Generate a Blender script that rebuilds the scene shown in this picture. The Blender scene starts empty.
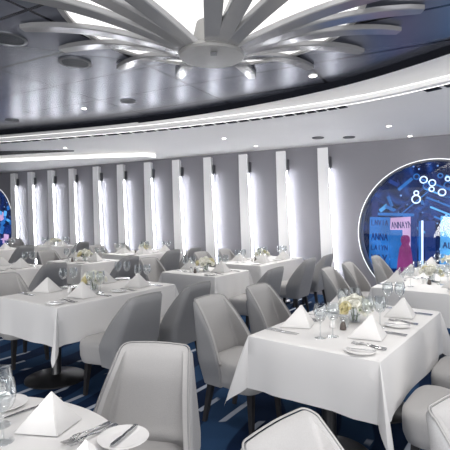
import bpy, bmesh, math, random
from mathutils import Vector, Matrix
random.seed(7)
S = bpy.context.scene
C = S.collection
PI = math.pi
# ------------------------------------------------------------------ camera, world, exposure
F, HOR, CAMH = 440.0, 215.0, 1.5
cam = bpy.data.cameras.new('camera'); co = bpy.data.objects.new('camera', cam); C.objects.link(co)
co.location = (0, 0, CAMH); co.rotation_euler = (PI / 2, 0, 0)
cam.sensor_width = 36; cam.lens = 36 * F / 450; cam.shift_y = -10 / 450; cam.clip_end = 200
S.camera = co
S.view_settings.view_transform = 'Standard'; S.view_settings.look = 'None'
S.view_settings.gamma = 1; S.view_settings.use_curve_mapping = False
S.view_settings.exposure = 1.08
W = bpy.data.worlds.new('world'); S.world = W; W.use_nodes = True
W.node_tree.nodes['Background'].inputs[0].default_value = (0.93, 0.96, 1.0, 1)
W.node_tree.nodes['Background'].inputs[1].default_value = .6
S.cycles.use_denoising = True
S.cycles.max_bounces = 8; S.cycles.transparent_max_bounces = 24

AL = math.radians(34)
DISC_E, FIN_E, COVE_E, RIM_E, SPOT_W = 0.44, 15.0, 1.6, 0.45, 16.0
# added fill light, standing in for the rest of the restaurant behind the camera
al = bpy.data.lights.new('fill_light', 'AREA'); al.shape = 'RECTANGLE'; al.size = 9; al.size_y = 1.6; al.energy = 300; al.color = (1, .985, .97)
ao = bpy.data.objects.new('fill_light', al); C.objects.link(ao); ao.location = (0, -3.0, .8); ao.rotation_euler = (math.radians(128), 0, 0)
# ------------------------------------------------------------------ helpers
def px(x, y, z):
    """world point of photo pixel (x, y) at height z"""
    s = (HOR - y) / (z - CAMH)
    return Vector(((x - 225) / s, F / s, z))

class N:
    def __init__(s, m): s.t = m.node_tree
    def new(s, kind, **kw):
        n = s.t.nodes.new(kind)
        for k, v in kw.items():
            if k in n.inputs: n.inputs[k].default_value = v
            else: setattr(n, k, v)
        return n
    def link(s, a, b): s.t.links.new(a, b)

def mat(name, col, rough=.5, metal=0, emit=None, es=0, spec=None, sheen=0, bump=None, var=None):
    m = bpy.data.materials.new(name); m.use_nodes = True
    p = m.node_tree.nodes['Principled BSDF']
    p.inputs['Base Color'].default_value = (*col, 1); p.inputs['Roughness'].default_value = rough
    p.inputs['Metallic'].default_value = metal
    if spec is not None: p.inputs['Specular IOR Level'].default_value = spec
    if sheen: p.inputs['Sheen Weight'].default_value = sheen
    if emit: p.inputs['Emission Color'].default_value = (*emit, 1); p.inputs['Emission Strength'].default_value = es
    n = N(m)
    if bump or var:
        tc = n.new('ShaderNodeTexCoord')
        nz = n.new('ShaderNodeTexNoise', Scale=(bump or var)[0], Detail=4.0)
        n.link(tc.outputs['Object'], nz.inputs['Vector'])
        if bump:
            b = n.new('ShaderNodeBump', Strength=bump[1], Distance=.01)
            n.link(nz.outputs[0], b.inputs['Height']); n.link(b.outputs[0], p.inputs['Normal'])
        if var:
            r = n.new('ShaderNodeValToRGB')
            r.color_ramp.elements[0].position = .3; r.color_ramp.elements[1].position = .7
            r.color_ramp.elements[0].color = (*[c * (1 - var[1]) for c in col], 1)
            r.color_ramp.elements[1].color = (*[min(1, c * (1 + var[1])) for c in col], 1)
            n.link(nz.outputs[0], r.inputs[0]); n.link(r.outputs[0], p.inputs['Base Color'])
    return m

M = {}
M['cloth'] = mat('white_linen', (.74, .73, .72), .85, sheen=.1, bump=(160, .06))
M['napkin'] = mat('napkin_linen', (.64, .63, .62), .85, bump=(220, .06))
M['inner'] = mat('light_grey_weave', (.385, .377, .373), .95, sheen=.15, bump=(260, .15), var=(14, .04))
M['outer'] = mat('mid_grey_weave', (.28, .28, .285), .95, sheen=.15, bump=(260, .15), var=(14, .05))
M['piping'] = mat('grey_piping', (.33, .325, .32), .9, bump=(300, .1))
M['darkwood'] = mat('black_stained_wood', (.018, .017, .018), .4, var=(30, .3))
M['blackmetal'] = mat('black_metal', (.02, .02, .022), .28, .3, var=(20, .1))
M['steel'] = mat('polished_steel', (.58, .58, .59), .2, 1, bump=(40, .01))
M['china'] = mat('white_china', (.86, .85, .84), .12, var=(8, .01))
M['wall'] = mat('grey_lavender_wall', (.23, .225, .25), .6, var=(1.4, .03))
M['wallw'] = mat('pale_grey_wall', (.50, .50, .52), .6, var=(1.4, .02))
M['softceil'] = mat('white_ceiling_paint', (.92, .91, .90), .55, var=(1.2, .015))
M['black'] = mat('black_shadow_gap', (.012, .013, .018), .6, spec=.05, var=(5, .1))
M['hub'] = mat('brushed_grey_metal', (.28, .277, .27), .38, .35, var=(9, .05))
M['blade'] = mat('satin_grey_blade', (.30, .30, .305), .16, .45, var=(3, .05))
M['led'] = mat('led_strip_white', (1, 1, 1), .5, emit=(.93, .95, 1.0), es=FIN_E, var=(3, .01))
M['cove'] = mat('cove_light_white', (1, 1, 1), .5, emit=(1, .98, .95), es=COVE_E, var=(3, .01))
M['rim'] = mat('window_rim_light', (1, 1, 1), .5, emit=(.9, .94, 1), es=RIM_E, var=(3, .01))
M['lens'] = mat('downlight_lens', (1, 1, 1), .5, emit=(1, .96, .9), es=9, var=(3, .01))
M['grille'] = mat('speaker_grille', (.045, .05, .06), .5, .4, var=(80, .4))
M['ring'] = mat('grey_fixture_ring', (.11, .113, .125), .35, .5, var=(10, .05))
M['petal'] = mat('cream_rose_petal', (.86, .85, .78), .6, var=(18, .06))
M['heart'] = mat('yellow_rose_petal', (.76, .70, .44), .6, var=(18, .12))
M['leaf'] = mat('green_leaf', (.10, .17, .06), .5, var=(20, .3))
M['water'] = mat('pale_votive_glass', (.75, .76, .76), .08, var=(5, .02))
M['pepper'] = mat('dark_pepper', (.12, .10, .09), .5, var=(90, .4))

def glass():
    m = bpy.data.materials.new('clear_thin_glass'); m.use_nodes = True
    n = N(m); t = m.node_tree; t.nodes.remove(t.nodes['Principled BSDF'])
    tr = n.new('ShaderNodeBsdfTransparent'); tr.inputs[0].default_value = (.93, .945, .95, 1)
    gl = n.new('ShaderNodeBsdfGlossy', Roughness=.03); gl.inputs[0].default_value = (1, 1, 1, 1)
    lw = n.new('ShaderNodeLayerWeight', Blend=.32)
    mx = n.new('ShaderNodeMixShader')
    n.link(lw.outputs['Facing'], mx.inputs[0]); n.link(tr.outputs[0], mx.inputs[1]); n.link(gl.outputs[0], mx.inputs[2])
    n.link(mx.outputs[0], t.nodes['Material Output'].inputs[0]); return m
M['glass'] = glass()
def pane_mat():
    m = bpy.data.materials.new('window_pane_glass'); m.use_nodes = True
    n = N(m); t = m.node_tree; t.nodes.remove(t.nodes['Principled BSDF'])
    tr = n.new('ShaderNodeBsdfTransparent'); tr.inputs[0].default_value = (.96, .98, 1, 1)
    gl = n.new('ShaderNodeBsdfGlossy', Roughness=.02)
    mx = n.new('ShaderNodeMixShader', Fac=.03)
    n.link(tr.outputs[0], mx.inputs[1]); n.link(gl.outputs[0], mx.inputs[2])
    n.link(mx.outputs[0], t.nodes['Material Output'].inputs[0]); return m
M['pane'] = pane_mat()

class MB:
    def __init__(s): s.bm = bmesh.new()
    def v(s, *p): return s.bm.verts.new(p[0] if len(p) == 1 else p)
    def f(s, vs):
        try: return s.bm.faces.new(vs)
        except ValueError: return None
    def box(s, c, d, rz=0, mtx=None):
        x, y, z = d[0] / 2, d[1] / 2, d[2] / 2
        R = Matrix.Rotation(rz, 3, 'Z'); c = Vector(c)
        P = [c + R @ Vector((i * x, j * y, k * z)) for k in (-1, 1) for j in (-1, 1) for i in (-1, 1)]
        if mtx: P = [mtx @ p for p in P]
        V = [s.v(p) for p in P]
        for q in ((0, 2, 3, 1), (4, 5, 7, 6), (0, 1, 5, 4), (2, 6, 7, 3), (0, 4, 6, 2), (1, 3, 7, 5)): s.f([V[i] for i in q])
    def loft(s, rings, close=True, cap0=True, cap1=True):
        R = [[s.v(p) for p in r] for r in rings]
        n = len(R[0])
        for a, b in zip(R, R[1:]):
            for i in range(n if close else n - 1):
                j = (i + 1) % n; s.f([a[i], a[j], b[j], b[i]])
        if close and cap0: s.f(R[0][::-1])
        if close and cap1: s.f(R[-1])
        return R
    def lathe(s, prof, seg=24, c=(0, 0, 0), cap0=True, cap1=True):
        return s.loft([[(c[0] + r * math.cos(2 * PI * i / seg), c[1] + r * math.sin(2 * PI * i / seg), c[2] + z) for i in range(seg)] for r, z in prof], True, cap0, cap1)
    def tube(s, pts, r, seg=6, closed=False):
        pts = [Vector(p) for p in pts]; rings = []
        for i, p in enumerate(pts):
            a = pts[i - 1] if i else p; b = pts[i + 1] if i < len(pts) - 1 else p
            d = (b - a).normalized()
            x = d.cross(Vector((0, 0, 1)))
            x = x.normalized() if x.length > 1e-4 else Vector((1, 0, 0))
            y = d.cross(x); rr = r[i] if isinstance(r, (list, tuple)) else r
            rings.append([p + x * rr * math.cos(2 * PI * k / seg) + y * rr * math.sin(2 * PI * k / seg) for k in range(seg)])
        s.loft(rings)
    def prism(s, outline, z0, z1, fn=None):
        """extrude a flat outline (x, y) from z0 to z1; fn lifts points"""
        g = fn or (lambda x, y: 0)
        a = [s.v(x, y, z0 + g(x, y)) for x, y in outline]; b = [s.v(x, y, z1 + g(x, y)) for x, y in outline]
        n = len(a); s.f(a[::-1]); s.f(b)
        for i in range(n): s.f([a[i], a[(i + 1) % n], b[(i + 1) % n], b[i]])
    def build(s, name, m, parent=None, smooth=False, angle=None, loc=None, rz=0):
        bmesh.ops.recalc_face_normals(s.bm, faces=s.bm.faces)
        me = bpy.data.meshes.new(name); s.bm.to_mesh(me); s.bm.free()
        if smooth:
            for p in me.polygons: p.use_smooth = True
            if angle: me.set_sharp_from_angle(angle=math.radians(angle))
        me.materials.append(m)
        o = bpy.data.objects.new(name, me); C.objects.link(o)
        if parent: o.parent = parent
        if loc is not None: o.location = loc
        o.rotation_euler.z = rz
        return o

LABELS = {}
def tag(o, label, cat, group=None):
    o['label'] = label; o['category'] = cat
    if group: o['group'] = group
    LABELS.setdefault(label, []).append(o.name)
    return o
def empty(name, loc=(0, 0, 0), rz=0):
    o = bpy.data.objects.new(name, None); C.objects.link(o); o.location = loc; o.rotation_euler.z = rz
    o.empty_display_size = .1
    return o
def struct(o): o['kind'] = 'structure'; return o
def copy_tree(o, parent=None):
    c = o.copy(); C.objects.link(c)
    if parent: c.parent = parent
    for ch in list(o.children): copy_tree(ch, c)
    return c
USED = set()
def place(proto, loc, rz, label, cat, group):
    if proto.name not in USED: USED.add(proto.name); o = proto
    else: o = copy_tree(proto)
    o.location = loc; o.rotation_euler.z = rz
    return tag(o, label, cat, group)

# ------------------------------------------------------------------ floor
def carpet():
    m = bpy.data.materials.new('navy_patterned_carpet'); m.use_nodes = True
    p = m.node_tree.nodes['Principled BSDF']; p.inputs['Roughness'].default_value = .95
    p.inputs['Specular IOR Level'].default_value = .1
    n = N(m); tc = n.new('ShaderNodeTexCoord')
    mp = n.new('ShaderNodeMapping'); mp.inputs['Rotation'].default_value = (0, 0, AL)
    n.link(tc.outputs['Object'], mp.inputs[0])
    w = n.new('ShaderNodeTexWave', Scale=1.3, Distortion=1.2, Detail=1.0)
    w.inputs['Detail Scale'].default_value = .5
    n.link(mp.outputs[0], w.inputs[0])
    r1 = n.new('ShaderNodeValToRGB'); r1.color_ramp.elements[0].position = .90; r1.color_ramp.elements[1].position = .94
    n.link(w.outputs[1], r1.inputs[0])
    nz = n.new('ShaderNodeTexNoise', Scale=1.9, Detail=1.5); n.link(tc.outputs['Object'], nz.inputs[0])
    r2 = n.new('ShaderNodeValToRGB'); r2.color_ramp.elements[0].position = .53; r2.color_ramp.elements[1].position = .55
    n.link(nz.outputs[0], r2.inputs[0])
    w2 = n.new('ShaderNodeTexWave', Scale=.7, Distortion=5.0, Detail=1.0)
    mp2 = n.new('ShaderNodeMapping'); mp2.inputs['Rotation'].default_value = (0, 0, math.radians(20)); n.link(tc.outputs['Object'], mp2.inputs[0])
    n.link(mp2.outputs[0], w2.inputs[0])
    r3 = n.new('ShaderNodeValToRGB'); r3.color_ramp.elements[0].position = .42; r3.color_ramp.elements[1].position = .5
    r3.color_ramp.elements[0].color = (.006, .017, .05, 1); r3.color_ramp.elements[1].color = (.02, .052, .118, 1)
    n.link(w2.outputs[1], r3.inputs[0])
    mul = n.new('ShaderNodeMath', operation='MULTIPLY'); n.link(r1.outputs[0], mul.inputs[0]); n.link(r2.outputs[0], mul.inputs[1])
    mx = n.new('ShaderNodeMix', data_type='RGBA'); mx.inputs[7].default_value = (.42, .46, .54, 1)
    n.link(mul.outputs[0], mx.inputs[0]); n.link(r3.outputs[0], mx.inputs[6]); n.link(mx.outputs[2], p.inputs['Base Color'])
    f = n.new('ShaderNodeTexNoise', Scale=220.0); n.link(tc.outputs['Object'], f.inputs[0])
    b = n.new('ShaderNodeBump', Strength=.3, Distance=.01); n.link(f.outputs[0], b.inputs['Height']); n.link(b.outputs[0], p.inputs['Normal'])
    return m
b = MB(); b.box((0, 5, -.05), (34, 34, .1)); struct(b.build('floor', carpet()))

# ------------------------------------------------------------------ the back wall with its round windows
BE = math.radians(31.7)
WD = Vector((math.cos(BE), -math.sin(BE), 0)); WN = Vector((-math.sin(BE), -math.cos(BE), 0))
WP = Vector((1.79, 8.30, 0))
WM = Matrix(((WD.x, -WN.x, 0, WP.x), (WD.y, -WN.y, 0, WP.y), (0, 0, 1, 0), (0, 0, 0, 1)))   # local x along the wall, y into it
def wall_t(x):
    k = (x - 225) / F
    return (WP.x - k * WP.y) / (k * WD.y - WD.x)
WTOP = 2.80
CR, CZ = 1.22, 1.20
CT_R = wall_t(433.5); CT_L = wall_t(13) - CR
WTH = .30
def wall_seg(b, t0, t1):
    b.box(((t0 + t1) / 2, WTH / 2, 1.6), (t1 - t0, WTH, 3.2))
def wall_ring(b, ct, hw):
    """square of wall with a round hole, real thickness"""
    z0, z1 = 0.0, 3.2; n = 96
    ang = sorted(set([2 * PI * i / n for i in range(n)] + [math.atan2(z - CZ, x) % (2 * PI) for x in (-hw, hw) for z in (z0, z1)]))
    ins, outs = [], []
    for a in ang:
        c, s = math.cos(a), math.sin(a)
        k = min([hw / abs(c) if abs(c) > 1e-6 else 9e9, (z1 - CZ) / s if s > 1e-6 else 9e9, (z0 - CZ) / s if s < -1e-6 else 9e9])
        ins.append((ct + CR * c, CZ + CR * s)); outs.append((ct + k * c, CZ + k * s))
    rows = []
    for pts, y in ((outs, WTH), (outs, 0), (ins, 0), (ins, WTH)): rows.append([b.v(x, y, z) for x, z in pts])
    rows.append(rows[0])
    for A, B in zip(rows, rows[1:]):
        for i in range(len(ang)):
            j = (i + 1) % len(ang); b.f([A[i], A[j], B[j], B[i]])
HW = 1.45
b = MB()
wall_seg(b, -16, CT_L - HW); wall_ring(b, CT_L, HW); wall_seg(b, CT_L + HW, CT_R - HW); wall_ring(b, CT_R, HW); wall_seg(b, CT_R + HW, 9)
wl = struct(b.build('wall_back', M['wall'])); wl.matrix_world = WM

b = MB(); b.box((-10.6, -6.2, 1.6), (.25, 12.4, 3.2)); o = struct(b.build('wall_left', M['wallw'])); o.matrix_world = WM

def screen_mat(name, seed):
    """deep blue backlit picture with broken lights"""
    m = bpy.data.materials.new(name); m.use_nodes = True
    p = m.node_tree.nodes['Principled BSDF']; p.inputs['Base Color'].default_value = (.004, .004, .01, 1); p.inputs['Roughness'].default_value = .6; p.inputs['Specular IOR Level'].default_value = .05
    n = N(m); tc = n.new('ShaderNodeTexCoord')
    mp = n.new('ShaderNodeMapping'); mp.inputs['Location'].default_value = (seed, seed * .7, seed * .3); n.link(tc.outputs['Object'], mp.inputs[0])
    a = n.new('ShaderNodeTexNoise', Scale=1.7, Detail=3.0, Distortion=1.2); n.link(mp.outputs[0], a.inputs[0])
    r = n.new('ShaderNodeValToRGB'); e = r.color_ramp.elements
    e[0].position = .42; e[0].color = (.002, .005, .022, 1); e[1].position = .72; e[1].color = (.012, .065, .26, 1)
    e.new(.56).color = (.003, .012, .065, 1)
    n.link(a.outputs[0], r.inputs[0])
    v = n.new('ShaderNodeTexVoronoi', Scale=9.0); n.link(mp.outputs[0], v.inputs[0])
    r2 = n.new('ShaderNodeValToRGB'); r2.color_ramp.elements[0].position = .12; r2.color_ramp.elements[1].position = .2
    r2.color_ramp.elements[0].color = (1, 1, 1, 1); r2.color_ramp.elements[1].color = (0, 0, 0, 1)
    n.link(v.outputs['Distance'], r2.inputs[0])
    nz = n.new('ShaderNodeTexNoise', Scale=2.6); n.link(mp.outputs[0], nz.inputs[0])
    r3 = n.new('ShaderNodeValToRGB'); r3.color_ramp.elements[0].position = .5; r3.color_ramp.elements[1].position = .62
    n.link(nz.outputs[0], r3.inputs[0])
    mu = n.new('ShaderNodeMath', operation='MULTIPLY'); n.link(r2.outputs[0], mu.inputs[0]); n.link(r3.outputs[0], mu.inputs[1])
    mx = n.new('ShaderNodeMix', data_type='RGBA'); mx.inputs[7].default_value = (.25, .45, .95, 1)
    n.link(mu.outputs[0], mx.inputs[0]); n.link(r.outputs[0], mx.inputs[6])
    n.link(mx.outputs[2], p.inputs['Emission Color']); p.inputs['Emission Strength'].default_value = 1.0
    return m
def lit(name, col, e=1.0, var=.25, sc=3.0):
    m = bpy.data.materials.new(name); m.use_nodes = True
    p = m.node_tree.nodes['Principled BSDF']; p.inputs['Base Color'].default_value = (.01, .01, .015, 1); p.inputs['Roughness'].default_value = .6; p.inputs['Specular IOR Level'].default_value = .05
    n = N(m); tc = n.new('ShaderNodeTexCoord'); a = n.new('ShaderNodeTexNoise', Scale=sc, Detail=3.0); n.link(tc.outputs['Object'], a.inputs[0])
    r = n.new('ShaderNodeValToRGB'); r.color_ramp.elements[0].position = .35; r.color_ramp.elements[1].position = .68
    r.color_ramp.elements[0].color = (*[c * (1 - var) for c in col], 1); r.color_ramp.elements[1].color = (*[c * (1 + var) for c in col], 1)
    n.link(a.outputs[0], r.inputs[0]); n.link(r.outputs[0], p.inputs['Emission Color']); p.inputs['Emission Strength'].default_value = e
    return m
M['scr_blue'] = lit('lit_blue_panel', (.012, .085, .27)); M['scr_pink'] = lit('lit_pink_panel', (.34, .22, .37), var=.15)
M['scr_mag'] = lit('lit_magenta_glow', (.12, .02, .085)); M['scr_cyan'] = lit('lit_cyan_panel', (.06, .24, .5))
M['scr_white'] = lit('lit_white_tube', (.55, .68, .95)); M['scr_dark'] = lit('dark_lettering', (.006, .012, .07))
M['scr_ind'] = lit('lit_indigo_panel', (.004, .018, .10))

def window(idx, ct, full):
    root = struct(empty('window_%d' % idx)); root.matrix_world = WM @ Matrix.Translation((ct, 0, CZ))
    def ring(name, r0, r1, y0, y1, m):
        b = MB(); n = 96
        R = [[(r * math.cos(2 * PI * i / n), y, r * math.sin(2 * PI * i / n)) for i in range(n)] for r, y in ((r0, y0), (r1, y0), (r1, y1), (r0, y1), (r0, y0))]
        b.loft(R, True, False, False); return b.build(name, m, root, True, 40)
    ring('frame', CR - .03, CR - .004, -.012, .10, M['ring'])
    ring('light_rim', CR + .002, CR + .014, -.012, -.004, M['rim'])
    b = MB(); n = 64
    for y in (.11, .118): b.f([b.v((CR - .006) * math.cos(2 * PI * i / n), y, (CR - .006) * math.sin(2 * PI * i / n)) for i in range(n)])
    b.build('pane', M['pane'], root)
    bd = .80 if full else .26; b = MB(); b.box((0, bd, 0), (4.2, .04, 2.9)); b.build('lit_backdrop', screen_mat('backlit_blue_scene_%d' % idx, idx * 3.1), root)
    # posters and lit shapes standing in the display behind the glass, each at its own depth
    def panel(name, x, z, w, h, y, m, tilt=0, lines=None):
        T = Matrix.Translation((x, y, z)) @ Matrix.Rotation(tilt, 4, 'Y')
        b = MB(); b.box((0, 0, 0), (w, .03, h), mtx=T); p = b.build(name, m, root)
        if lines:
            b = MB()
            for (lz, lh, nl, pat) in lines:
                lw = w * .84 / nl
                for k in range(nl):
                    cx = -w * .42 + lw * (k + .5); hh = lh / 2; st = lw * .2; q = pat[k % len(pat)]
                    def bar(x0, z0, x1, z1):
                        L = math.hypot(x1 - x0, z1 - z0); a = -math.atan2(z1 - z0, x1 - x0)
                        b.box((0, 0, 0), (L, .012, st), mtx=T @ Matrix.Translation((cx + (x0 + x1) / 2, -.02, lz + (z0 + z1) / 2)) @ Matrix.Rotation(a, 4, 'Y'))
                    e = lw * .36
                    if q in 'A': bar(-e, -hh, 0, hh); bar(0, hh, e, -hh); bar(-e * .5, -hh * .2, e * .5, -hh * .2)
                    if q in 'N': bar(-e, -hh, -e, hh); bar(-e, hh, e, -hh); bar(e, -hh, e, hh)
                    if q in 'V': bar(-e, hh, 0, -hh); bar(0, -hh, e, hh)
                    if q in 'I': bar(0, -hh, 0, hh)
                    if q in 'Y': bar(-e, hh, 0, 0); bar(e, hh, 0, 0); bar(0, 0, 0, -hh)
                    if q in 'L': bar(-e, hh, -e, -hh); bar(-e, -hh, e, -hh)
            b.build('lettering', M['scr_dark'], p)
    if full:
        panel('poster', -.95, -.20, .36, .92, .40, M['scr_blue'], .02, [(.36, .10, 5, 'LNVIA'), (.10, .13, 4, 'ANNA'), (-.10, .09, 5, 'LAIYN'), (-.31, .17, 3, 'YAY')])
        panel('poster', -.56, -.20, .42, .92, .46, M['scr_pink'], -.06, [(.32, .12, 6, 'ANNAYN')])
        panel('poster', -.66, -.32, .22, .70, .42, M['scr_blue'], -.02)
        panel('column', -.36, -.3, .10, 1.3, .38, M['scr_ind']); panel('light_tube', -.215, -.22, .03, .85, .34, M['scr_white'])
        panel('light_tube', -.26, -.25, .03, .9, .36, M['scr_blue']); panel('column', -.10, -.3, .16, 1.0, .44, M['scr_ind'])
        panel('poster', .27, -.22, .42, 1.0, .40, M['scr_cyan'], .02, [(.3, .1, 5, 'LNIAV'), (.0, .1, 4, 'ALIN')])
        panel('beam', -.66, .31, .62, .05, .36, M['scr_blue'], .03); panel('beam', -.42, .60, .9, .03, .5, M['scr_ind'], -.72); panel('beam', -.36, .52, .7, .015, .48, M['scr_blue'], -.72)
        panel('beam', -1.05, .3, .12, .5, .5, M['scr_dark'])
        rs = random.Random(11)
        for k in range(34):
            x, z = rs.uniform(-1.0, .25), rs.uniform(-.2, 1.0)
            panel('light_panel', x, z, rs.uniform(.05, .32), rs.uniform(.015, .07), rs.uniform(.5, .74), [M['scr_dark'], M['scr_blue'], M['scr_dark'], M['scr_ind'], M['scr_cyan'], M['scr_dark']][k % 6], rs.choice([.5, -.7, .45, 1.2]))
        for k in range(9): panel('beam', .10 + .03 * k, .78 - .085 * k, .85, .03, .50 + .01 * (k % 3), [M['scr_blue'], M['scr_dark'], M['scr_cyan'], M['scr_ind']][k % 4], .42 + .03 * (k % 2))
        b = MB(); b.lathe([(.04, .36), (.07, .33), (.08, .26), (.06, .2), (.10, .12), (.13, -.1), (.15, -.36)], 16, (-.50, .38, -.42)); b.build('glowing_figure', M['scr_mag'], root, True)
        for k in range(11):
            b = MB(); r = random.uniform(.035, .07); cx, cz = -.30 + .12 * (k % 5) + random.uniform(-.03, .03), .98 - .17 * (k // 5) - .06 * (k % 3)
            b.tube([(cx + r * math.cos(2 * PI * i / 16), .42, cz + r * math.sin(2 * PI * i / 16)) for i in range(17)], .012, 6); b.build('light_ring', M['scr_white'] if k % 3 else M['scr_blue'], root, True)
    else:
        for k in range(16):
            x = random.uniform(.25, 1.05); z = random.uniform(-.9, .75)
            panel('light_panel', x, z, random.uniform(.08, .25), random.uniform(.06, .25), random.uniform(.14, .22), [M['scr_cyan'], M['scr_blue'], M['scr_ind'], M['scr_pink'], M['scr_blue']][k % 5], random.uniform(-.6, .6))
    return root
window(1, CT_R, True); window(2, CT_L, False)

# fins: leaning white slabs, each with its led strip on the right flank
FIN_NAMES = ['first', 'second', 'third', 'fourth', 'fifth', 'sixth', 'seventh', 'eighth', 'ninth', 'tenth', 'eleventh', 'twelfth']
def fin_mat():
    m = mat('white_ribbed_fin', (.90, .90, .91), .5); n = N(m); p = m.node_tree.nodes['Principled BSDF']
    tc = n.new('ShaderNodeTexCoord'); w = n.new('ShaderNodeTexWave', Scale=16.0); n.link(tc.outputs['Object'], w.inputs[0])
    bp = n.new('ShaderNodeBump', Strength=.15, Distance=.004); n.link(w.outputs[1], bp.inputs['Height']); n.link(bp.outputs[0], p.inputs['Normal']); return m
FM = fin_mat()
FD = .16
def fin_rows():
    rows = []
    for i in range(15):
        z = 2.74 * (1 - i / 14.0); q = 1 - z / 2.74
        l = .0 + .11 * q ** 1.2; r = .20 + .17 * q ** 1.1
        rows.append((z, l, r))
    return rows
fin_proto = None
for k in range(12):
    loc = WM @ Vector((wall_t([320, 279, 242, 207, 176, 148, 121, 97, 73, 52, 32, 15][k]), 0, 0))
    if fin_proto is None:
        root = empty('wall_fin'); b = MB()
        b.loft([[(l, -.004, z), (l, -FD + .01, z), (l + .01, -FD, z), (r - .01, -FD, z), (r, -FD + .01, z), (r - .05, -.004, z)] for z, l, r in fin_rows()])
        b.build('slab', FM, root)
        b = MB(); rr = [q for q in fin_rows() if q[0] < 2.36]
        b.loft([[(r - .012, -.112, max(z, .1)), (r - .0, -.112, max(z, .1)), (r - .0, -.098, max(z, .1)), (r - .012, -.098, max(z, .1))] for z, l, r in rr])
        b.build('light_strip', M['led'], root)
        b = MB(); b.box((.215, -.05, 2.48), (.022, .07, .2)); b.build('notch_shade', M['ring'], root)  # small dark box drawn as the shade on the flank above the strip
        fin_proto = root; o = root
    else: o = copy_tree(fin_proto)
    o.location = loc; o.rotation_euler.z = -BE
    n = 11 - k
    tag(o, 'white leaning wall fin with glowing right edge, %s fin from the left window' % FIN_NAMES[n], 'wall fin', 'lit fins along the back wall')

# ------------------------------------------------------------------ ceilings
def crv(pts, ext0, ext1, n=60):
    """smooth curve through plan points, extended past both ends"""
    P = [Vector(p[:2]) for p in pts]
    P = [P[0] + (P[0] - P[1]).normalized() * ext0] + P + [P[-1] + (P[-1] - P[-2]).normalized() * ext1 + Vector((-.06, -.10)) * ext1]
    out = []
    Q = [P[0] * 2 - P[1]] + P + [P[-1] * 2 - P[-2]]
    for i in range(1, len(Q) - 2):
        a, b_, c, d = Q[i - 1:i + 3]; m = n // (len(P) - 1)
        for j in range(m):
            t = j / m
            out.append(.5 * ((2 * b_) + (c - a) * t + (2 * a - 5 * b_ + 4 * c - d) * t * t + (3 * b_ - a - 3 * c + d) * t ** 3))
    out = out + [P[-1]]
    for _ in range(60): out = [out[0]] + [(out[i - 1] + out[i] * 2 + out[i + 1]) / 4 for i in range(1, len(out) - 1)] + [out[-1]]
    return out
ZT, ZL = 2.99, 2.80
rim = crv([px(x, y, ZT) for x, y in ((0, 132), (110, 122.5), (200, 110), (300, 91), (380, 69), (450, 46.5))], 8, 5)
led = crv([px(x, y, ZL + .01) for x, y in ((0, 141), (110, 133), (200, 123.5), (300, 111), (380, 97.5), (450, 82))], 8, 5)
def tiles():
    m = bpy.data.materials.new('dark_glossy_ceiling_panels'); m.use_nodes = True
    p = m.node_tree.nodes['Principled BSDF']; p.inputs['Roughness'].default_value = .25; p.inputs['Metallic'].default_value = .5
    n = N(m); tc = n.new('ShaderNodeTexCoord'); mp = n.new('ShaderNodeMapping')
    mp.inputs['Rotation'].default_value = (0, 0, math.radians(29)); n.link(tc.outputs['Object'], mp.inputs[0])
    br = n.new('ShaderNodeTexBrick', Scale=1.0); br.offset = 0
    for k, v in (('Brick Width', 1.4), ('Row Height', .7), ('Mortar Size', .016), ('Mortar Smooth', 0.0)): br.inputs[k].default_value = v
    br.inputs['Color1'].default_value = (.165, .175, .215, 1); br.inputs['Color2'].default_value = (.15, .16, .20, 1); br.inputs['Mortar'].default_value = (.02, .02, .03, 1)
    n.link(mp.outputs[0], br.inputs[0]); n.link(br.outputs[0], p.inputs['Base Color'])
    return m
b = MB(); b.prism([(p.x, p.y) for p in rim] + [(rim[-1].x, -6), (rim[0].x, -6)], ZT, ZT + .05)
lo = b.build('ceiling', tiles()); struct(lo)
b = MB()
b.loft([[(p.x, p.y, ZT + .03) for p in rim], [(p.x, p.y, ZT - .08) for p in rim]], False); struct(b.build('trim_1', M['black']))
b = MB(); rows = []
for k in range(9):
    t = k / 8
    rows.append([((a.x * (1 - t) + c.x * t), (a.y * (1 - t) + c.y * t), (ZT - .08) * (1 - t) + (ZL + .065) * t + .035 * math.sin(PI * t)) for a, c in zip(rim, led)])
b.loft(rows, False); struct(b.build('trim_2', M['softceil'], smooth=True))
def offs(c, d):
    out = []
    for i, p in enumerate(c):
        a = c[max(0, i - 1)]; e = c[min(len(c) - 1, i + 1)]; t = (e - a).normalized(); out.append(p + Vector((-t.y, t.x)) * d)
    return out
b = MB(); l2 = offs(led, .10)
b.loft([[(p.x, p.y, ZL + .065) for p in led], [(p.x, p.y, ZL + .03) for p in offs(led, .015)], [(p.x, p.y, ZL + .010) for p in l2]], False); struct(b.build('trim_3', M['cove']))
# dark linear vent slots just outside the cove light
b = MB(); l3 = offs(led, .15); acc = 0
for i in range(len(l3) - 1):
    a, c = l3[i], l3[i + 1]; L = (c - a).length; n = max(1, int(L / .2))
    for k in range(n):
        m_ = a.lerp(c, (k + .5) / n); X = 225 + F * m_.x / m_.y if m_.y > .3 else 999
        if m_.y > .3 and (345 < X < 428): continue
        b.box((m_.x, m_.y, ZL + .004), (L / n * .74, .085, .008), math.atan2(c.y - a.y, c.x - a.x))
struct(b.build('trim_4', M['black']))
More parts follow.
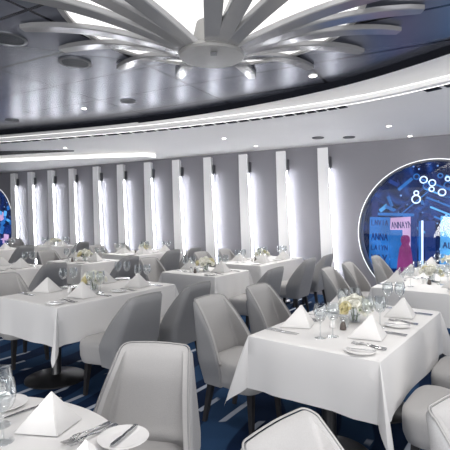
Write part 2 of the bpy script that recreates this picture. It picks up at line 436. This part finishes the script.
# lower ceiling from the cove to the wall
b = MB(); l4 = offs(led, .0)
far = [Vector((p.x, p.y)) + Vector((.6, 1)).normalized() * 16 for p in l4]
def clip(p):
    q = Vector((p.x, p.y, 0)); d = Vector((.525, .851, 0))
    t = -(q - WP).dot(WN) / d.dot(WN); return q + d * max(t, .02)
b.loft([[(p.x, p.y, ZL + .012) for p in l4], [(q.x, q.y, ZL + .012) for q in (clip(p) for p in l4)]], False)
lc = struct(b.build('ceiling_lower', M['softceil'])); md = lc.modifiers.new('thick', 'SOLIDIFY'); md.thickness = .05; md.offset = 1
# dropped bulkhead at left with a rounded lit end
A = px(143, 154.5, 2.74); B_ = px(60, 157.5, 2.74); D_ = px(0, 160.5, 2.74)
ln = crv([D_, B_, A], 6, 0.001, 30)
def offn(p, d): return Vector((p.x + .525 * d, p.y + .851 * d))
prof = [p for p in ln[:-1]]
outl = prof + [offn(A, 0) + Vector((.10 * math.sin(a), 0)) + Vector((.525, .851)) * (.18 * (1 - math.cos(a))) for a in [PI * k / 8 for k in range(1, 9)]]
back = [offn(p, .36) for p in prof][::-1]
b = MB(); b.prism([(p.x, p.y) for p in outl + back], 2.70, 2.81); struct(b.build('trim_5', M['softceil']))
b = MB(); fr = outl[:-3]
fo = offs(fr, -.012)
b.loft([[(p.x, p.y, 2.708) for p in fo], [(p.x, p.y, 2.765) for p in fo]], False); struct(b.build('trim_6', mat('bulkhead_light', (1, 1, 1), .5, emit=(1, .98, .95), es=.8, var=(3, .01))))

b = MB(); b.prism([tuple(px(x, y, ZL)[:2]) for x, y in ((-60, 152.5), (0, 151.6), (50, 150.8), (74, 150.9), (74, 151.6), (40, 153.2), (0, 155.5), (-60, 158))], ZL + .002, ZL + .008); struct(b.build('trim_7', M['black']))  # flat black wedge drawn in as the shaded gap above the bulkhead
# fixtures in the ceilings
def fixture(kind, p, r, label, cat, lens, group):
    root = empty(kind, p); b = MB()
    b.lathe([(r * 1.18, 0), (r * 1.18, -.012), (r, -.014), (r * .98, -.004)], 28, cap0=True, cap1=False); b.build('ring', M['ring'] if lens != 'lens' else M['softceil'], root, True, 40)
    b = MB(); b.lathe([(r * .97, -.003), (r * .97, -.006), (r * .3, -.009)], 28); b.build('grille' if lens == 'grille' else 'lens', M[lens], root, True, 40)
    return tag(root, label, cat, group)
for (x, y, r, l) in ((8, 38.5, .13, 'large round dark ceiling speaker at the far left frame edge'),
                     (128, 101, .085, 'round dark ceiling speaker left of the hub, near the black rim'),
                     (12, 120, .085, 'small round dark ceiling speaker low at left near the white rim'),
                     (75, 62, .13, 'round dark ceiling speaker just left of the radial light')):
    fixture('ceiling_speaker', px(x, y, ZT), r, l, 'speaker', 'grille', 'speakers in the dark ceiling')
fixture('ceiling_downlight', px(313, 75, ZT), .04, 'small lit downlight in the dark ceiling right of the radial light', 'downlight', 'lens', 'ceiling downlights')
fixture('ceiling_downlight', px(84, 108, ZT), .03, 'tiny lit downlight in the dark ceiling at left', 'downlight', 'lens', 'ceiling downlights')
DL = [(389, 125.5, 'brightest downlight in white ceiling above the round window, leftmost'), (410, 135.5, 'middle downlight in white ceiling above the round window'),
      (424, 143.5, 'downlight in white ceiling nearest the round window top'), (224, 138, 'downlight in white ceiling below the hub, upper one'),
      (256, 145.5, 'downlight in white ceiling right of the hub, lower one'), (65, 147.5, 'downlight in white ceiling at left above the lit bulkhead')]
for x, y, l in DL: fixture('ceiling_downlight', px(x, y, ZL + .012), .035, l, 'downlight', 'lens', 'ceiling downlights')
for x, y, l in ((318, 137.5, 'flat grey vent disc in white ceiling, left of the pair'), (349, 137, 'flat grey vent disc in white ceiling, right of the pair')):
    fixture('ceiling_vent', px(x, y, ZL + .012), .085, l, 'vent', 'ring', 'vent discs in the white ceiling')
# added overhead spots to light the room, placed apart from the downlight fixtures
def spot(x, y, z, w, ang=120):
    l = bpy.data.lights.new('room_spot', 'SPOT'); l.energy = w; l.spot_size = math.radians(ang); l.spot_blend = .8; l.shadow_soft_size = .12; l.color = (1, .97, .93)
    o = bpy.data.objects.new('room_spot', l); C.objects.link(o); o.location = (x, y, z)
for x, y in ((-3.4, 5.2), (-1.2, 6.2), (1.0, 4.9), (1.6, 2.6), (-1.9, 3.6), (.2, 2.0), (-.9, 1.0), (1.2, 1.2)): spot(x, y, ZT - .05, SPOT_W * 1.7)
for x, y in ((-5.0, 9.4), (-3.2, 8.8), (-1.2, 8.0), (.7, 7.1), (2.2, 5.9), (3.4, 4.9)): spot(x, y, ZL - .05, SPOT_W * 2.8, 150)

# ------------------------------------------------------------------ radial ceiling light
HX, HY = -.098, 3.213
rl = empty('radial_ceiling_light', (HX, HY, ZT)); rl.scale = (.931,) * 3
b = MB(); b.lathe([(1.12, -.004), (1.12, -.03), (1.06, -.034)], 72, cap0=True, cap1=True)
M['disc'] = mat('luminous_diffuser', (1, 1, 1), .4, emit=(1, .99, .97), es=DISC_E, var=(3, .01))
b.build('diffuser', M['disc'], rl, True, 40)
b = MB(); b.lathe([(1.17, -.001), (1.17, -.045), (1.125, -.045), (1.125, -.001)], 72, cap0=False, cap1=False); b.build('rim', M['hub'], rl, True, 40)
b = MB(); b.lathe([(.12, -.10), (.16, -.28), (.25, -.335), (.262, -.35), (.25, -.366), (.10, -.37)], 48); b.build('hub', M['hub'], rl, True, 35)
b = MB(); b.lathe([(.05, -.04), (.05, -.12)], 20); b.build('stem', M['hub'], rl, True, 40)
b = MB(); b.box((.02, -.12, -.381), (.05, .045, .012)); b.build('square_sensor', M['ring'], rl)
angs = [3, 21, 41, 73, 87, 101, 119, 141, 165, 195, 219, 243, 261, 284, 301, 316]
for a in angs:
    th = math.radians(a); d = Vector((math.sin(th), -math.cos(th), 0)); t = Vector((math.cos(th), math.sin(th), 0))
    rings = []
    for k in range(13):
        q = k / 12; r = .20 + 1.42 * q
        zb = -.345 + .30 * (1 - (1 - q) ** 1.9); w = .056 + .014 * math.sin(PI * q); h = .045 * (1 - .4 * q) + .008
        if k == 12: w *= .75
        c = d * r
        rings.append([c + t * w + Vector((0, 0, zb + .008)), c + t * w * .9 + Vector((0, 0, zb)), c - t * w * .9 + Vector((0, 0, zb)), c - t * w + Vector((0, 0, zb + .008)), c - t * w + Vector((0, 0, zb + h)), c + t * w + Vector((0, 0, zb + h))])
    b = MB(); b.loft(rings); b.build('blade', M['blade'], rl, True, 30)
tag(rl, 'large radial ceiling light with grey blades fanning from a round hub', 'ceiling light')

# ------------------------------------------------------------------ chair
def make_chair():
    root = empty('dining_chair')
    f, rr = -.03, .05
    def wz(z):
        if z < .47: return .215 + .040 * (z - .28) / .19
        return .255 - .072 * ((z - .47) / .40)
    def bz(z):
        return -.20 - .035 * (z - .28) / .19 if z < .47 else -.235 - .11 * (z - .47) / .40
    NA, NC, NB = 7, 6, 6
    cols = []   # (kind, fraction)
    for i in range(NA): cols.append(('a', i / NA, 1))
    for i in range(NC): cols.append(('c', i / NC, 1))
    for i in range(NB + 1): cols.append(('b', i / NB, 1))
    for i in range(1, NC + 1): cols.append(('c', 1 - i / NC, -1))
    for i in range(1, NA + 1): cols.append(('a', 1 - i / NA, -1))
    def topz(c):
        k, q, s = c
        if k == 'a': return .46 + (.845 - .46) * q ** .95
        if k == 'c': return .845 + .02 * math.sin(q * PI / 2)
        return .865 + .006 * math.sin(PI * q)
    def pos(c, z, inset):
        k, q, s = c
        w, bk = wz(z) - inset, bz(z) + inset; r = max(.02, rr - inset)
        if k == 'a': return Vector((s * w, f + (bk + r - f) * q, z))
        if k == 'c':
            a = q * PI / 2; return Vector((s * (w - r + r * math.cos(a)), bk + r - r * math.sin(a), z))
        return Vector(((w - r) * (1 - 2 * q), bk, z))
    NT = 10; th = .042
    def grid(inset, z0, up):
        rows = []
        for j in range(NT + 1):
            t = j / NT
            rows.append([pos(c, z0 + (topz(c) - up - z0) * t, inset) for c in cols])
        return rows
    outer = grid(0, .29, .018)
    crest = [[pos(c, topz(c) - .004, .012) for c in cols], [pos(c, topz(c), th / 2) for c in cols]]
    b = MB()
    R = b.loft(outer + crest, False)
    bot = [b.v(pos(c, .285, th)) for c in cols]
    for i in range(len(cols) - 1): b.f([R[0][i], R[0][i + 1], bot[i + 1], bot[i]])
    for e in (0, -1):
        for j in range(len(R) - 1):
            zi0 = R[j][e].co.copy(); zi1 = R[j + 1][e].co.copy(); s = 1 if zi0.x > 0 else -1
            h0 = b.v(zi0.x - s * min(th / 2, abs(zi0.x)), zi0.y + .006, zi0.z); h1 = b.v(zi1.x - s * (th / 2 if j < NT else 0), zi1.y + .006, zi1.z)
            b.f([R[j][e], R[j + 1][e], h1, h0])
    bmesh.ops.remove_doubles(b.bm, verts=b.bm.verts, dist=.0005)
    b.build('shell', M['outer'], root, True, 60)
    inner = grid(th, .40, .018)
    b = MB()
    R = b.loft(inner + [[pos(c, topz(c) - .004, th - .012) for c in cols], [pos(c, topz(c) + .0005, th / 2) for c in cols]], False)
    for e in (0, -1):
        for j in range(len(R) - 1):
            zi0 = R[j][e].co.copy(); zi1 = R[j + 1][e].co.copy(); s = 1 if zi0.x > 0 else -1
            h0 = b.v(zi0.x + s * th / 2, zi0.y + .0065, zi0.z); h1 = b.v(zi1.x + s * (th / 2 if j < NT else 0), zi1.y + .0065, zi1.z)
            b.f([R[j][e], R[j + 1][e], h1, h0])
    b.build('backrest', M['inner'], root, True, 60)
    b = MB(); b.tube([pos(c, topz(c) + .003, .012) for c in cols], .0035, 6); b.build('piping', M['piping'], root, True)
    # seat
    b = MB(); rings = []
    def plan(sx, y0, y1, z, n=32):
        out = []
        for i in range(n):
            a = 2 * PI * i / n; cx, cy = math.cos(a), math.sin(a); e = .42
            x = sx * abs(cx) ** e * (1 if cx > 0 else -1); y = (y0 + y1) / 2 + (y1 - y0) / 2 * abs(cy) ** e * (1 if cy > 0 else -1)
            if y > .06 and z < .48: x *= 1 + .17 * min(1, (y - .06) / .03)
            out.append((x, y, z))
        return out
    for (sx, y0, y1, z) in ((.185, -.17, .22, .285), (.205, -.18, .25, .295), (.212, -.182, .268, .34), (.215, -.184, .272, .42), (.21, -.18, .268, .455), (.19, -.165, .245, .475), (.12, -.1, .17, .487)):
        rings.append(plan(sx, y0, y1, z))
    b.loft(rings); b.build('seat', M['inner'], root, True)
    for sx in (-1, 1):
        for (x, y, dx, dy) in ((.165, .19, .02, .02), (.165, -.15, .02, -.05)):
            b = MB(); b.loft([[(sx * (x + dx * (1 - z / .3)) + i * w, y + dy * (1 - z / .3) + j * w, z) for i, j in ((-1, -1), (1, -1), (1, 1), (-1, 1))] for z, w in ((0, .013), (.3, .022))]); b.build('leg', M['darkwood'], root)
    return root
chair_proto = make_chair()
NCH = 0
def chair(bx, by, face, label, group='grey dining chairs'):
    """place by the top of the backrest; face = direction vector it looks along"""
    f = Vector(face).normalized(); f = Vector((f.x, f.y)); c = Vector((bx, by)) + f * .33
    place(chair_proto, (c.x, c.y, 0), math.atan2(f.y, f.x) - PI / 2, label, 'chair', group)

# ------------------------------------------------------------------ tables and cloths
TZ = .745
def cloth_mesh(wx, ly, drop, seed):
    rnd = random.Random(seed); b = MB(); cols = []
    hx, hy = wx / 2, ly / 2; ph = rnd.uniform(0, 6)
    sides = [((hx, -hy), (hx, hy), 0), ((hx, hy), (-hx, hy), PI / 2), ((-hx, hy), (-hx, -hy), PI), ((-hx, -hy), (hx, -hy), 1.5 * PI)]
    for si, (p0, p1, a) in enumerate(sides):
        L = math.hypot(p1[0] - p0[0], p1[1] - p0[1]); n = max(8, int(L / .06))
        for i in range(1, n):
            q = i / n; e = min(q, 1 - q) * L
            fl = .030 + .010 * math.sin(q * 9 + ph + si) + (.012 * math.sin(q * 23 + ph) if e < .4 else 0) * max(0, 1 - e / .4)
            cols.append((p0[0] + (p1[0] - p0[0]) * q, p0[1] + (p1[1] - p0[1]) * q, a, fl, drop + .004 * math.sin(q * 7 + ph)))
        tw = rnd.uniform(-.25, .25)
        for i in range(17):
            f_ = i / 16; phi = f_ * PI / 2
            g = math.exp(-((f_ - .5) / .2) ** 2); pinch = math.exp(-((f_ - .12) / .09) ** 2) + math.exp(-((f_ - .88) / .09) ** 2)
            cols.append((p1[0], p1[1], a + phi + tw * g, .032 + .125 * g - .012 * pinch, drop / max(math.cos(phi), math.sin(phi)) ** .93))
    top = TZ + .008
    ks = [0, .02, .05, .12, .25, .4, .55, .7, .85, .97, 1]
    rows = [[(x * (hx - .03) / hx, y * (hy - .03) / hy, top) for x, y, a, fl, d in cols],
            [(x - .004 * math.cos(a), y - .004 * math.sin(a), top - .001) for x, y, a, fl, d in cols]]
    for k in ks:
        rows.append([(x + math.cos(a) * (.008 + (fl - .008) * k ** .9), y + math.sin(a) * (.008 + (fl - .008) * k ** .9), top - .007 - (d - .007) * k) for x, y, a, fl, d in cols])
    b.loft(rows, True, True, False)
    return b
def table(key, nc, wx, ly, phrase, deg=34, base=True):
    """nc = plan position of the near corner, wx along the -u side, ly along v"""
    a = math.radians(deg); u = Vector((math.cos(a), -math.sin(a))); v = Vector((math.sin(a), math.cos(a)))
    c = Vector(nc[:2]) - u * wx / 2 + v * ly / 2
    t = empty('dining_table', (c.x, c.y, 0), -a)
    b = MB(); b.box((0, 0, TZ - .015), (wx - .02, ly - .02, .03)); b.build('tabletop', M['darkwood'], t)
    for yy in ([0] if ly < 1 else [-ly * .30, ly * .30]):
        b = MB(); b.lathe([(.055, .03), (.045, .06), (.045, TZ - .05), (.11, TZ - .032)], 20, (0, yy, 0)); b.build('column', M['blackmetal'], t, True, 40)
        b = MB(); b.lathe([(.27, 0), (.27, .012), (.25, .022), (.10, .034), (.06, .05)], 36, (0, yy, 0)); b.build('base', M['blackmetal'], t, True, 40)
    tag(t, 'black pedestal dining table under the white cloth, %s' % phrase, 'table', 'pedestal dining tables')
    cl = cloth_mesh(wx, ly, .32, sum(map(ord, key))).build('tablecloth', M['cloth'], None, True, 50, (c.x, c.y, 0), -a)
    tag(cl, 'white draped tablecloth with pointed corners on the %s' % phrase, 'tablecloth', 'white tablecloths')
    return dict(c=c, u=u, v=v, w=wx, l=ly, name=phrase, a=a)

# ------------------------------------------------------------------ table ware prototypes
def wine_proto():
    b = MB(); b.lathe([(.036, .0), (.034, .003), (.008, .006), (.0042, .012), (.004, .085), (.008, .095), (.026, .108), (.038, .130), (.0415, .155), (.039, .18), (.034, .205), (.033, .205), (.038, .18), (.040, .155), (.0365, .131), (.025, .111), (.004, .099)], 24)
    return b.build('wine_glass', M['glass'], None, True, 60)
def fork_proto():
    b = MB(); g = lambda x, y: .004 + .010 * math.exp(-((y - .035) / .03) ** 2) + (.006 * ((y - .07) / .03) if y > .07 else 0)
    b.prism([(-.0085, -.095), (.0085, -.095), (.0095, -.085), (.0045, -.02), (.0038, .03), (.011, .05), (.012, .062), (-.012, .062), (-.011, .05), (-.0038, .03), (-.0045, -.02), (-.0095, -.085)], 0, .0022, g)
    for k in range(4):
        x = -.0095 + .00633 * k; b.prism([(x - .0018, .062), (x + .0018, .062), (x + .0012, .1), (x - .0012, .1)], 0, .002, lambda x, y: .006 + .004 * ((y - .062) / .038))
    return b.build('fork', M['steel'])
def knife_proto():
    b = MB(); b.prism([(-.0075, -.11), (.0075, -.11), (.0085, -.1), (.0055, -.01), (-.0055, -.01), (-.0085, -.1)], .0005, .006)
    b.prism([(-.0055, -.01), (.0055, -.01), (.009, .01), (.010, .07), (.004, .115), (-.002, .12), (-.0055, .1)], .001, .0035)
    return b.build('table_knife', M['steel'])
def butter_proto():
    b = MB(); b.prism([(-.006, -.08), (.006, -.08), (.0045, 0), (-.0045, 0)], .0005, .0045)
    b.prism([(-.0045, 0), (.0045, 0), (.009, .02), (.010, .055), (.003, .075), (-.0045, .06)], .001, .003)
    return b.build('butter_knife', M['steel'])
def plate_proto():
    b = MB(); b.lathe([(.045, .0), (.05, .001), (.082, .011), (.084, .013), (.082, .0135), (.055, .005), (.05, .0045), (.02, .0045)], 36)
    return b.build('bread_plate', M['china'], None, True, 50)
def napkin_proto():
    """napkin folded into a standing triangular tent with a front ridge"""
    b = MB()
    A = Vector((0, 0, .145)); L = Vector((-.145, .03, .002)); R = Vector((.13, .05, .002)); Fp = Vector((.02, -.075, .002))
    def sheet(P, th):
        n = 7; P = [Vector(p) for p in P]; G = []
        nrm = (P[1] - P[0]).cross(P[2] - P[0]).normalized()
        for k in range(2):
            g = {}
            for i in range(n + 1):
                for j in range(n + 1 - i):
                    u_, v_ = i / n, j / n; w_ = 1 - u_ - v_
                    p = P[0] * w_ + P[1] * u_ + P[2] * v_ + nrm * (th * k + .010 * (27 * u_ * v_ * w_) * .6)
                    p.z = max(p.z, .001); g[i, j] = b.v(p)
            for i in range(n):
                for j in range(n - i):
                    b.f([g[i, j], g[i + 1, j], g[i, j + 1]])
                    if j < n - i - 1: b.f([g[i + 1, j], g[i + 1, j + 1], g[i, j + 1]])
            G.append(g)
        e = [(i, 0) for i in range(n + 1)] + [(n - j, j) for j in range(1, n + 1)] + [(0, n - j) for j in range(1, n)]
        for p, q in zip(e, e[1:] + e[:1]): b.f([G[0][p], G[0][q], G[1][q], G[1][p]])
    sheet((A, L, Fp), .004); sheet((A, Fp, R), .004)
    s = .9; up = Vector((0, .014, 0))
    sheet((A * .97 + up, L * s + up, Fp * .72 + up), .003); sheet((A * .97 + up, Fp * .72 + up, R * s + up), .003)
    return b.build('napkin', M['napkin'], None, True, 25)
def shaker_proto(m):
    root = empty('salt_shaker' if m == 'china' else 'pepper_shaker')
    b = MB(); b.lathe([(.017, 0), (.021, .004), (.019, .03), (.012, .05), (.010, .056)], 20); b.build('body', M[m], root, True, 50)
    b = MB(); b.lathe([(.011, .056), (.0125, .060), (.011, .070), (.005, .074)], 18); b.build('cap', M['steel'], root, True, 50)
    return root
def rose(b):
    for ring, (n, r0, h, tilt) in enumerate(((5, .026, .018, .9), (5, .019, .026, .55), (4, .012, .030, .25), (3, .006, .030, .1))):
        for k in range(n):
            a = 2 * PI * (k + .5 * ring) / n; d = Vector((math.cos(a), math.sin(a), 0)); t = Vector((-d.y, d.x, 0)); rows = []
            for i in range(5):
                q = i / 4; w = r0 * (.45 + .75 * math.sin(PI * (.15 + .7 * q))); c = d * (r0 * (.25 + tilt * q)) + Vector((0, 0, h * q - .004 * q * q * tilt))
                rows.append([c + t * w * s - d * (w * .35 * s * s) for s in (-1, -.5, 0, .5, 1)])
            b.loft(rows, False)
def flowers_proto():
    root = empty('flower_arrangement')
    b = MB(); b.lathe([(.036, 0), (.038, .003), (.042, .095), (.0405, .095), (.036, .006), (.01, .005)], 24); b.build('vase', M['glass'], root, True, 50)
    b = MB()
    rnd = random.Random(3)
    for k in range(7):
        a = k * 2.4; b.tube([(.012 * math.cos(a), .012 * math.sin(a), .008), (.022 * math.cos(a), .022 * math.sin(a), .05), (.034 * math.cos(a), .034 * math.sin(a), .12)], .0022, 5)
    b.build('stems', M['leaf'], root, True)
    b = MB(); rose(b); r0 = b.build('flower', M['petal'], root, True, 60); first = True
    spots = [(0, 0, .118, 0)] + [(.045 * math.cos(a), .045 * math.sin(a), .098, .5) for a in [2 * PI * k / 5 for k in range(5)]] + [(.062 * math.cos(a), .062 * math.sin(a), .076, .95) for a in [2 * PI * k / 5 + .6 for k in range(5)]]
    hm = None
    for i, (x, y, z, tl) in enumerate([(p[0] * 1.45, p[1] * 1.45, p[2] * 1.28, p[3]) for p in spots]):
        if first: o = r0; first = False
        else: o = r0.copy(); C.objects.link(o)
        if i in (1, 8):
            if hm is None: hm = r0.data.copy(); hm.materials[0] = M['heart']
            o.data = hm
        d = Vector((x, y, 0)); ax = Vector((-y, x, 0)) if d.length > 0 else Vector((1, 0, 0))
        o.matrix_local = Matrix.Translation((x, y, z)) @ Matrix.Rotation(tl, 4, ax.normalized()) @ Matrix.Rotation(rnd.uniform(0, 6), 4, 'Z') @ Matrix.Scale(rnd.uniform(1.35, 1.75), 4)
    for k in range(5):
        a = 2 * PI * k / 5 + .3; d = Vector((math.cos(a), math.sin(a), 0)); t = Vector((-d.y, d.x, 0)); b = MB()
        b.loft([[d * (.045 + .075 * q) + t * (.024 * math.sin(PI * (.05 + .9 * q)) * s) + Vector((0, 0, .108 + .012 * math.sin(PI * q) - .01 * q)) for s in (-1, 0, 1)] for q in (0, .25, .5, .75, 1)], False)
        b.build('leaf', M['leaf'], root, True)
    return root
def votive_proto():
    root = empty('votive_candle')
    b = MB(); b.lathe([(.026, 0), (.028, .003), (.030, .06), (.0285, .06), (.026, .006), (.01, .005)], 20); b.build('holder', M['glass'], root, True, 50)
    b = MB(); b.lathe([(.021, .007), (.021, .030), (.004, .031), (.002, .040)], 16); b.build('candle', M['china'], root, True, 50)
    return root
WG, FK, KN, BK, PL, NP, FL, VO = wine_proto(), fork_proto(), knife_proto(), butter_proto(), plate_proto(), napkin_proto(), flowers_proto(), votive_proto()
SA, PE = shaker_proto('china'), shaker_proto('pepper')

CT = TZ + .0085
def setting(T, side, q, pname, lvl, gl=None, ins=.165):
    """one place: side -1 left long side, +1 right; q = position along v from the near end"""
    u, v = T['u'], T['v']
    edge = T['c'] + u * (side * T['w'] / 2) + v * (q - T['l'] / 2)
    yv = -u * side; xv = Vector((yv.y, -yv.x))
    put_setting(edge, yv, xv, pname, T['name'], lvl, ins, gl)
def put_setting(edge, yv, xv, pname, tname, lvl, ins=.18, gl=None, plate=(-.305, .125), nx=0, jr=None, nsc=1):
    gl = gl if gl is not None else ((.16, .33), (.24, .27))
    rz = math.atan2(yv.y, yv.x) - PI / 2
    where = '%s place, %s' % (pname, tname)
    def P(x, y, z=CT): p = edge + xv * x + yv * y; return (p.x, p.y, z)
    jr = random.uniform(.05, .40) if jr is None else jr
    nk = place(NP, P(nx, ins), jr, 'white tent-folded napkin, %s' % where, 'napkin', 'folded napkins'); nk.scale = (nsc, nsc * 1.0, min(1, nsc * 1.15))
    if len(gl) > 1: place(WG, P(*gl[0]), 0, 'inner wine glass, %s' % where, 'wine glass', 'wine glasses')
    if len(gl) > 1: place(WG, P(*gl[1]), 0, 'outer wine glass, %s' % where, 'wine glass', 'wine glasses')
    place(PL, P(*plate), rz, 'small white bread plate, %s' % where, 'plate', 'bread plates')
    if lvl >= 1:
        place(FK, P(-.165, .12), rz + .03, 'inner silver fork, %s' % where, 'fork', 'silver forks')
        place(KN, P(.17, .12), rz - .04, 'inner silver knife, %s' % where, 'knife', 'silver knives')
    if lvl >= 2:
        place(FK, P(-.195, .115), rz + .02, 'outer silver fork, %s' % where, 'fork', 'silver forks')
        if (tname, pname) != ('round foreground table', 'far'): place(KN, P(.20, .12), rz - .02, 'outer silver knife, %s' % where, 'knife', 'silver knives')
        place(BK, P(*plate, CT + .0138), rz + .3, 'butter knife on bread plate, %s' % where, 'knife', 'butter knives')
def centre(T, lvl, off=0, flower=True):
    c = T['c'] + T['v'] * off; v, u, n = T['v'], T['u'], T['name']
    if flower: place(FL, (c.x, c.y, CT), random.uniform(0, 6), 'cream and yellow roses in glass vase on the %s' % n, 'flowers', 'flower centrepieces')
    if lvl >= 1:
        p = c - v * .19; place(VO, (p.x, p.y, CT), 0, 'small glass candle holder on the %s' % n, 'candle', 'votive candles')
        p = c - v * .25 - u * .055; place(SA, (p.x, p.y, CT), 0, 'white salt shaker on the %s' % n, 'shaker', 'salt shakers')
        p = c - v * .26 + u * .02; place(PE, (p.x, p.y, CT), 0, 'dark pepper shaker on the %s' % n, 'shaker', 'pepper shakers')
def chairs(T, spots, back=.65):
    for side, q, pname in spots:
        u, v = T['u'], T['v']; p = T['c'] + u * (side * (T['w'] / 2 + back)) + v * (q - T['l'] / 2)
        chair(p.x, p.y, -u * side, 'grey upholstered chair, %s place, %s' % (pname, T['name']))

FOUR = lambda l: [(-1, l * .26, 'left near'), (-1, l * .74, 'left far'), (1, l * .26, 'right near'), (1, l * .74, 'right far')]
TWO = lambda l: [(-1, l * .5, 'left'), (1, l * .5, 'right')]
def full(key, nc, wx, ly, phrase, lvl, deg=34, ch=None, st=None, flower=True, four=True, cback=.65, glass=None):
    T = table(key, nc, wx, ly, phrase, deg); sp = FOUR(ly) if four else TWO(ly)
    chairs(T, sp if ch is None else [sp[i] for i in ch], cback)
    for s in (sp if st is None else [sp[i] for i in st]): setting(T, s[0], s[1], s[2], lvl, (glass or {}).get(s[2]))
    centre(T, 1 if lvl else 0, 0, flower); return T

full('hero', px(379, 361, .75), .80, 1.45, 'big white table right of centre', 2, 37, glass={'right far': ((.27, .36), (.32, .28)), 'right near': ((.23, .27), (.30, .21)), 'left near': ((.17, .38), (.10, .43))})
full('pedestal', px(57, 307.5, .75), .85, 1.45, 'long left table on black pedestal', 2, ch=[0, 2, 3], glass={'left near': ((-.22, .10), (-.30, .16)), 'left far': ((-.26, .10), (-.33, .17)), 'right near': ((.2, .3), (.27, .24))})
full('middle', px(215, 277, .75), .85, .78, 'small table behind the middle chairs', 2, four=False)
full('litwall', px(260, 266, .75), .76, 1.5, 'long table nearest the lit wall', 1)
pl = px(372, 287, .75)
u0 = Vector((math.cos(AL), -math.sin(AL), 0)); v0 = Vector((math.sin(AL), math.cos(AL), 0))
full('rightedge', pl + u0 * .9, .9, 1.5, 'window table at right frame edge', 2, ch=[0, 1])
full('window', pl + u0 * .9 + v0 * 1.85, .85, .85, 'table standing close against the round window', 1, four=False, ch=[0])
full('rear', px(135, 256, .75), .85, 1.35, 'long rear table in left middle', 1)
full('leftsmall', px(82, 264.5, .75), .85, .78, 'small table behind the left pedestal table', 1, four=False)
full('leftedge', px(0, 272, .75), .85, .78, 'small table cut by left frame edge', 1, four=False, flower=False)
full('rearleft', px(52, 247, .75), .85, .78, 'rearmost small table at left', 0, four=False, ch=[1])
full('cornerleft', px(-9, 251, .75), .85, .78, 'small table near the left round window', 0, four=False, ch=[1], st=[1], flower=False)
p = px(14, 238.5, .86); chair(p.x, p.y, u0, 'grey chair standing alone beside the left round window')

# round foreground table
RC = Vector((-.90, 1.20)); RR = .62
t = empty('dining_table', (RC.x, RC.y, 0))
b = MB(); b.lathe([(RR - .01, TZ - .03), (RR - .01, TZ)], 64); b.build('tabletop', M['darkwood'], t, True, 40)
b = MB(); b.lathe([(.055, .03), (.045, .06), (.045, TZ - .05), (.11, TZ - .032)], 20); b.build('column', M['blackmetal'], t, True, 40)
b = MB(); b.lathe([(.27, 0), (.27, .012), (.25, .022), (.10, .034), (.06, .05)], 36); b.build('base', M['blackmetal'], t, True, 40)
tag(t, 'round pedestal table under white cloth in the left foreground', 'table', 'pedestal dining tables')
b = MB(); n = 128; rows = []
top = TZ + .008
rows.append([(RR * .5 * math.cos(2 * PI * i / n), RR * .5 * math.sin(2 * PI * i / n), top) for i in range(n)])
rows.append([((RR - .004) * math.cos(2 * PI * i / n), (RR - .004) * math.sin(2 * PI * i / n), top - .0005) for i in range(n)])
for k in range(9):
    q = k / 8; rows.append([((RR + .008 + .015 * q + .012 * q * math.sin(16 * 2 * PI * i / n)) * math.cos(2 * PI * i / n), (RR + .008 + .015 * q + .012 * q * math.sin(16 * 2 * PI * i / n)) * math.sin(2 * PI * i / n), top - .008 - .25 * q) for i in range(n)])
b.loft(rows, True, True, False)
tag(b.build('tablecloth', M['cloth'], None, True, 50, (RC.x, RC.y, 0)), 'white tablecloth over the round table in the left foreground', 'tablecloth', 'white tablecloths')
fgname = 'round foreground table'
for ang, nm, gl, lv, ins, pt, nx in ((53, 'far', ((.017, .319), (.135, .27)), 2, .18, (-.295, .075), -.04), (0, 'right', (), 1, .10, (-.305, .19), 0), (107, 'left', (), 0, .18, (-.19, .131), .07)):
    d = Vector((math.cos(math.radians(ang)), math.sin(math.radians(ang)))); yv = -d
    put_setting(RC + d * RR, yv, Vector((yv.y, -yv.x)), nm, fgname, lv, ins, gl, pt, nx, .42, .80)
p = px(157, 345, .86); chair(p.x, p.y, (-.16, -1), 'light grey chair in the left foreground facing the round table')
# foreground chairs at right
chair(.153, 1.335, (.725, -.69), 'grey chair whose peaked back top rises at bottom centre')
chair(.792, 1.536, (.574, -.819), 'grey chair at the bottom right corner of the picture')

for l, ns in LABELS.items():
    if len(ns) > 1: print('DUPLICATE LABEL', l, ns)
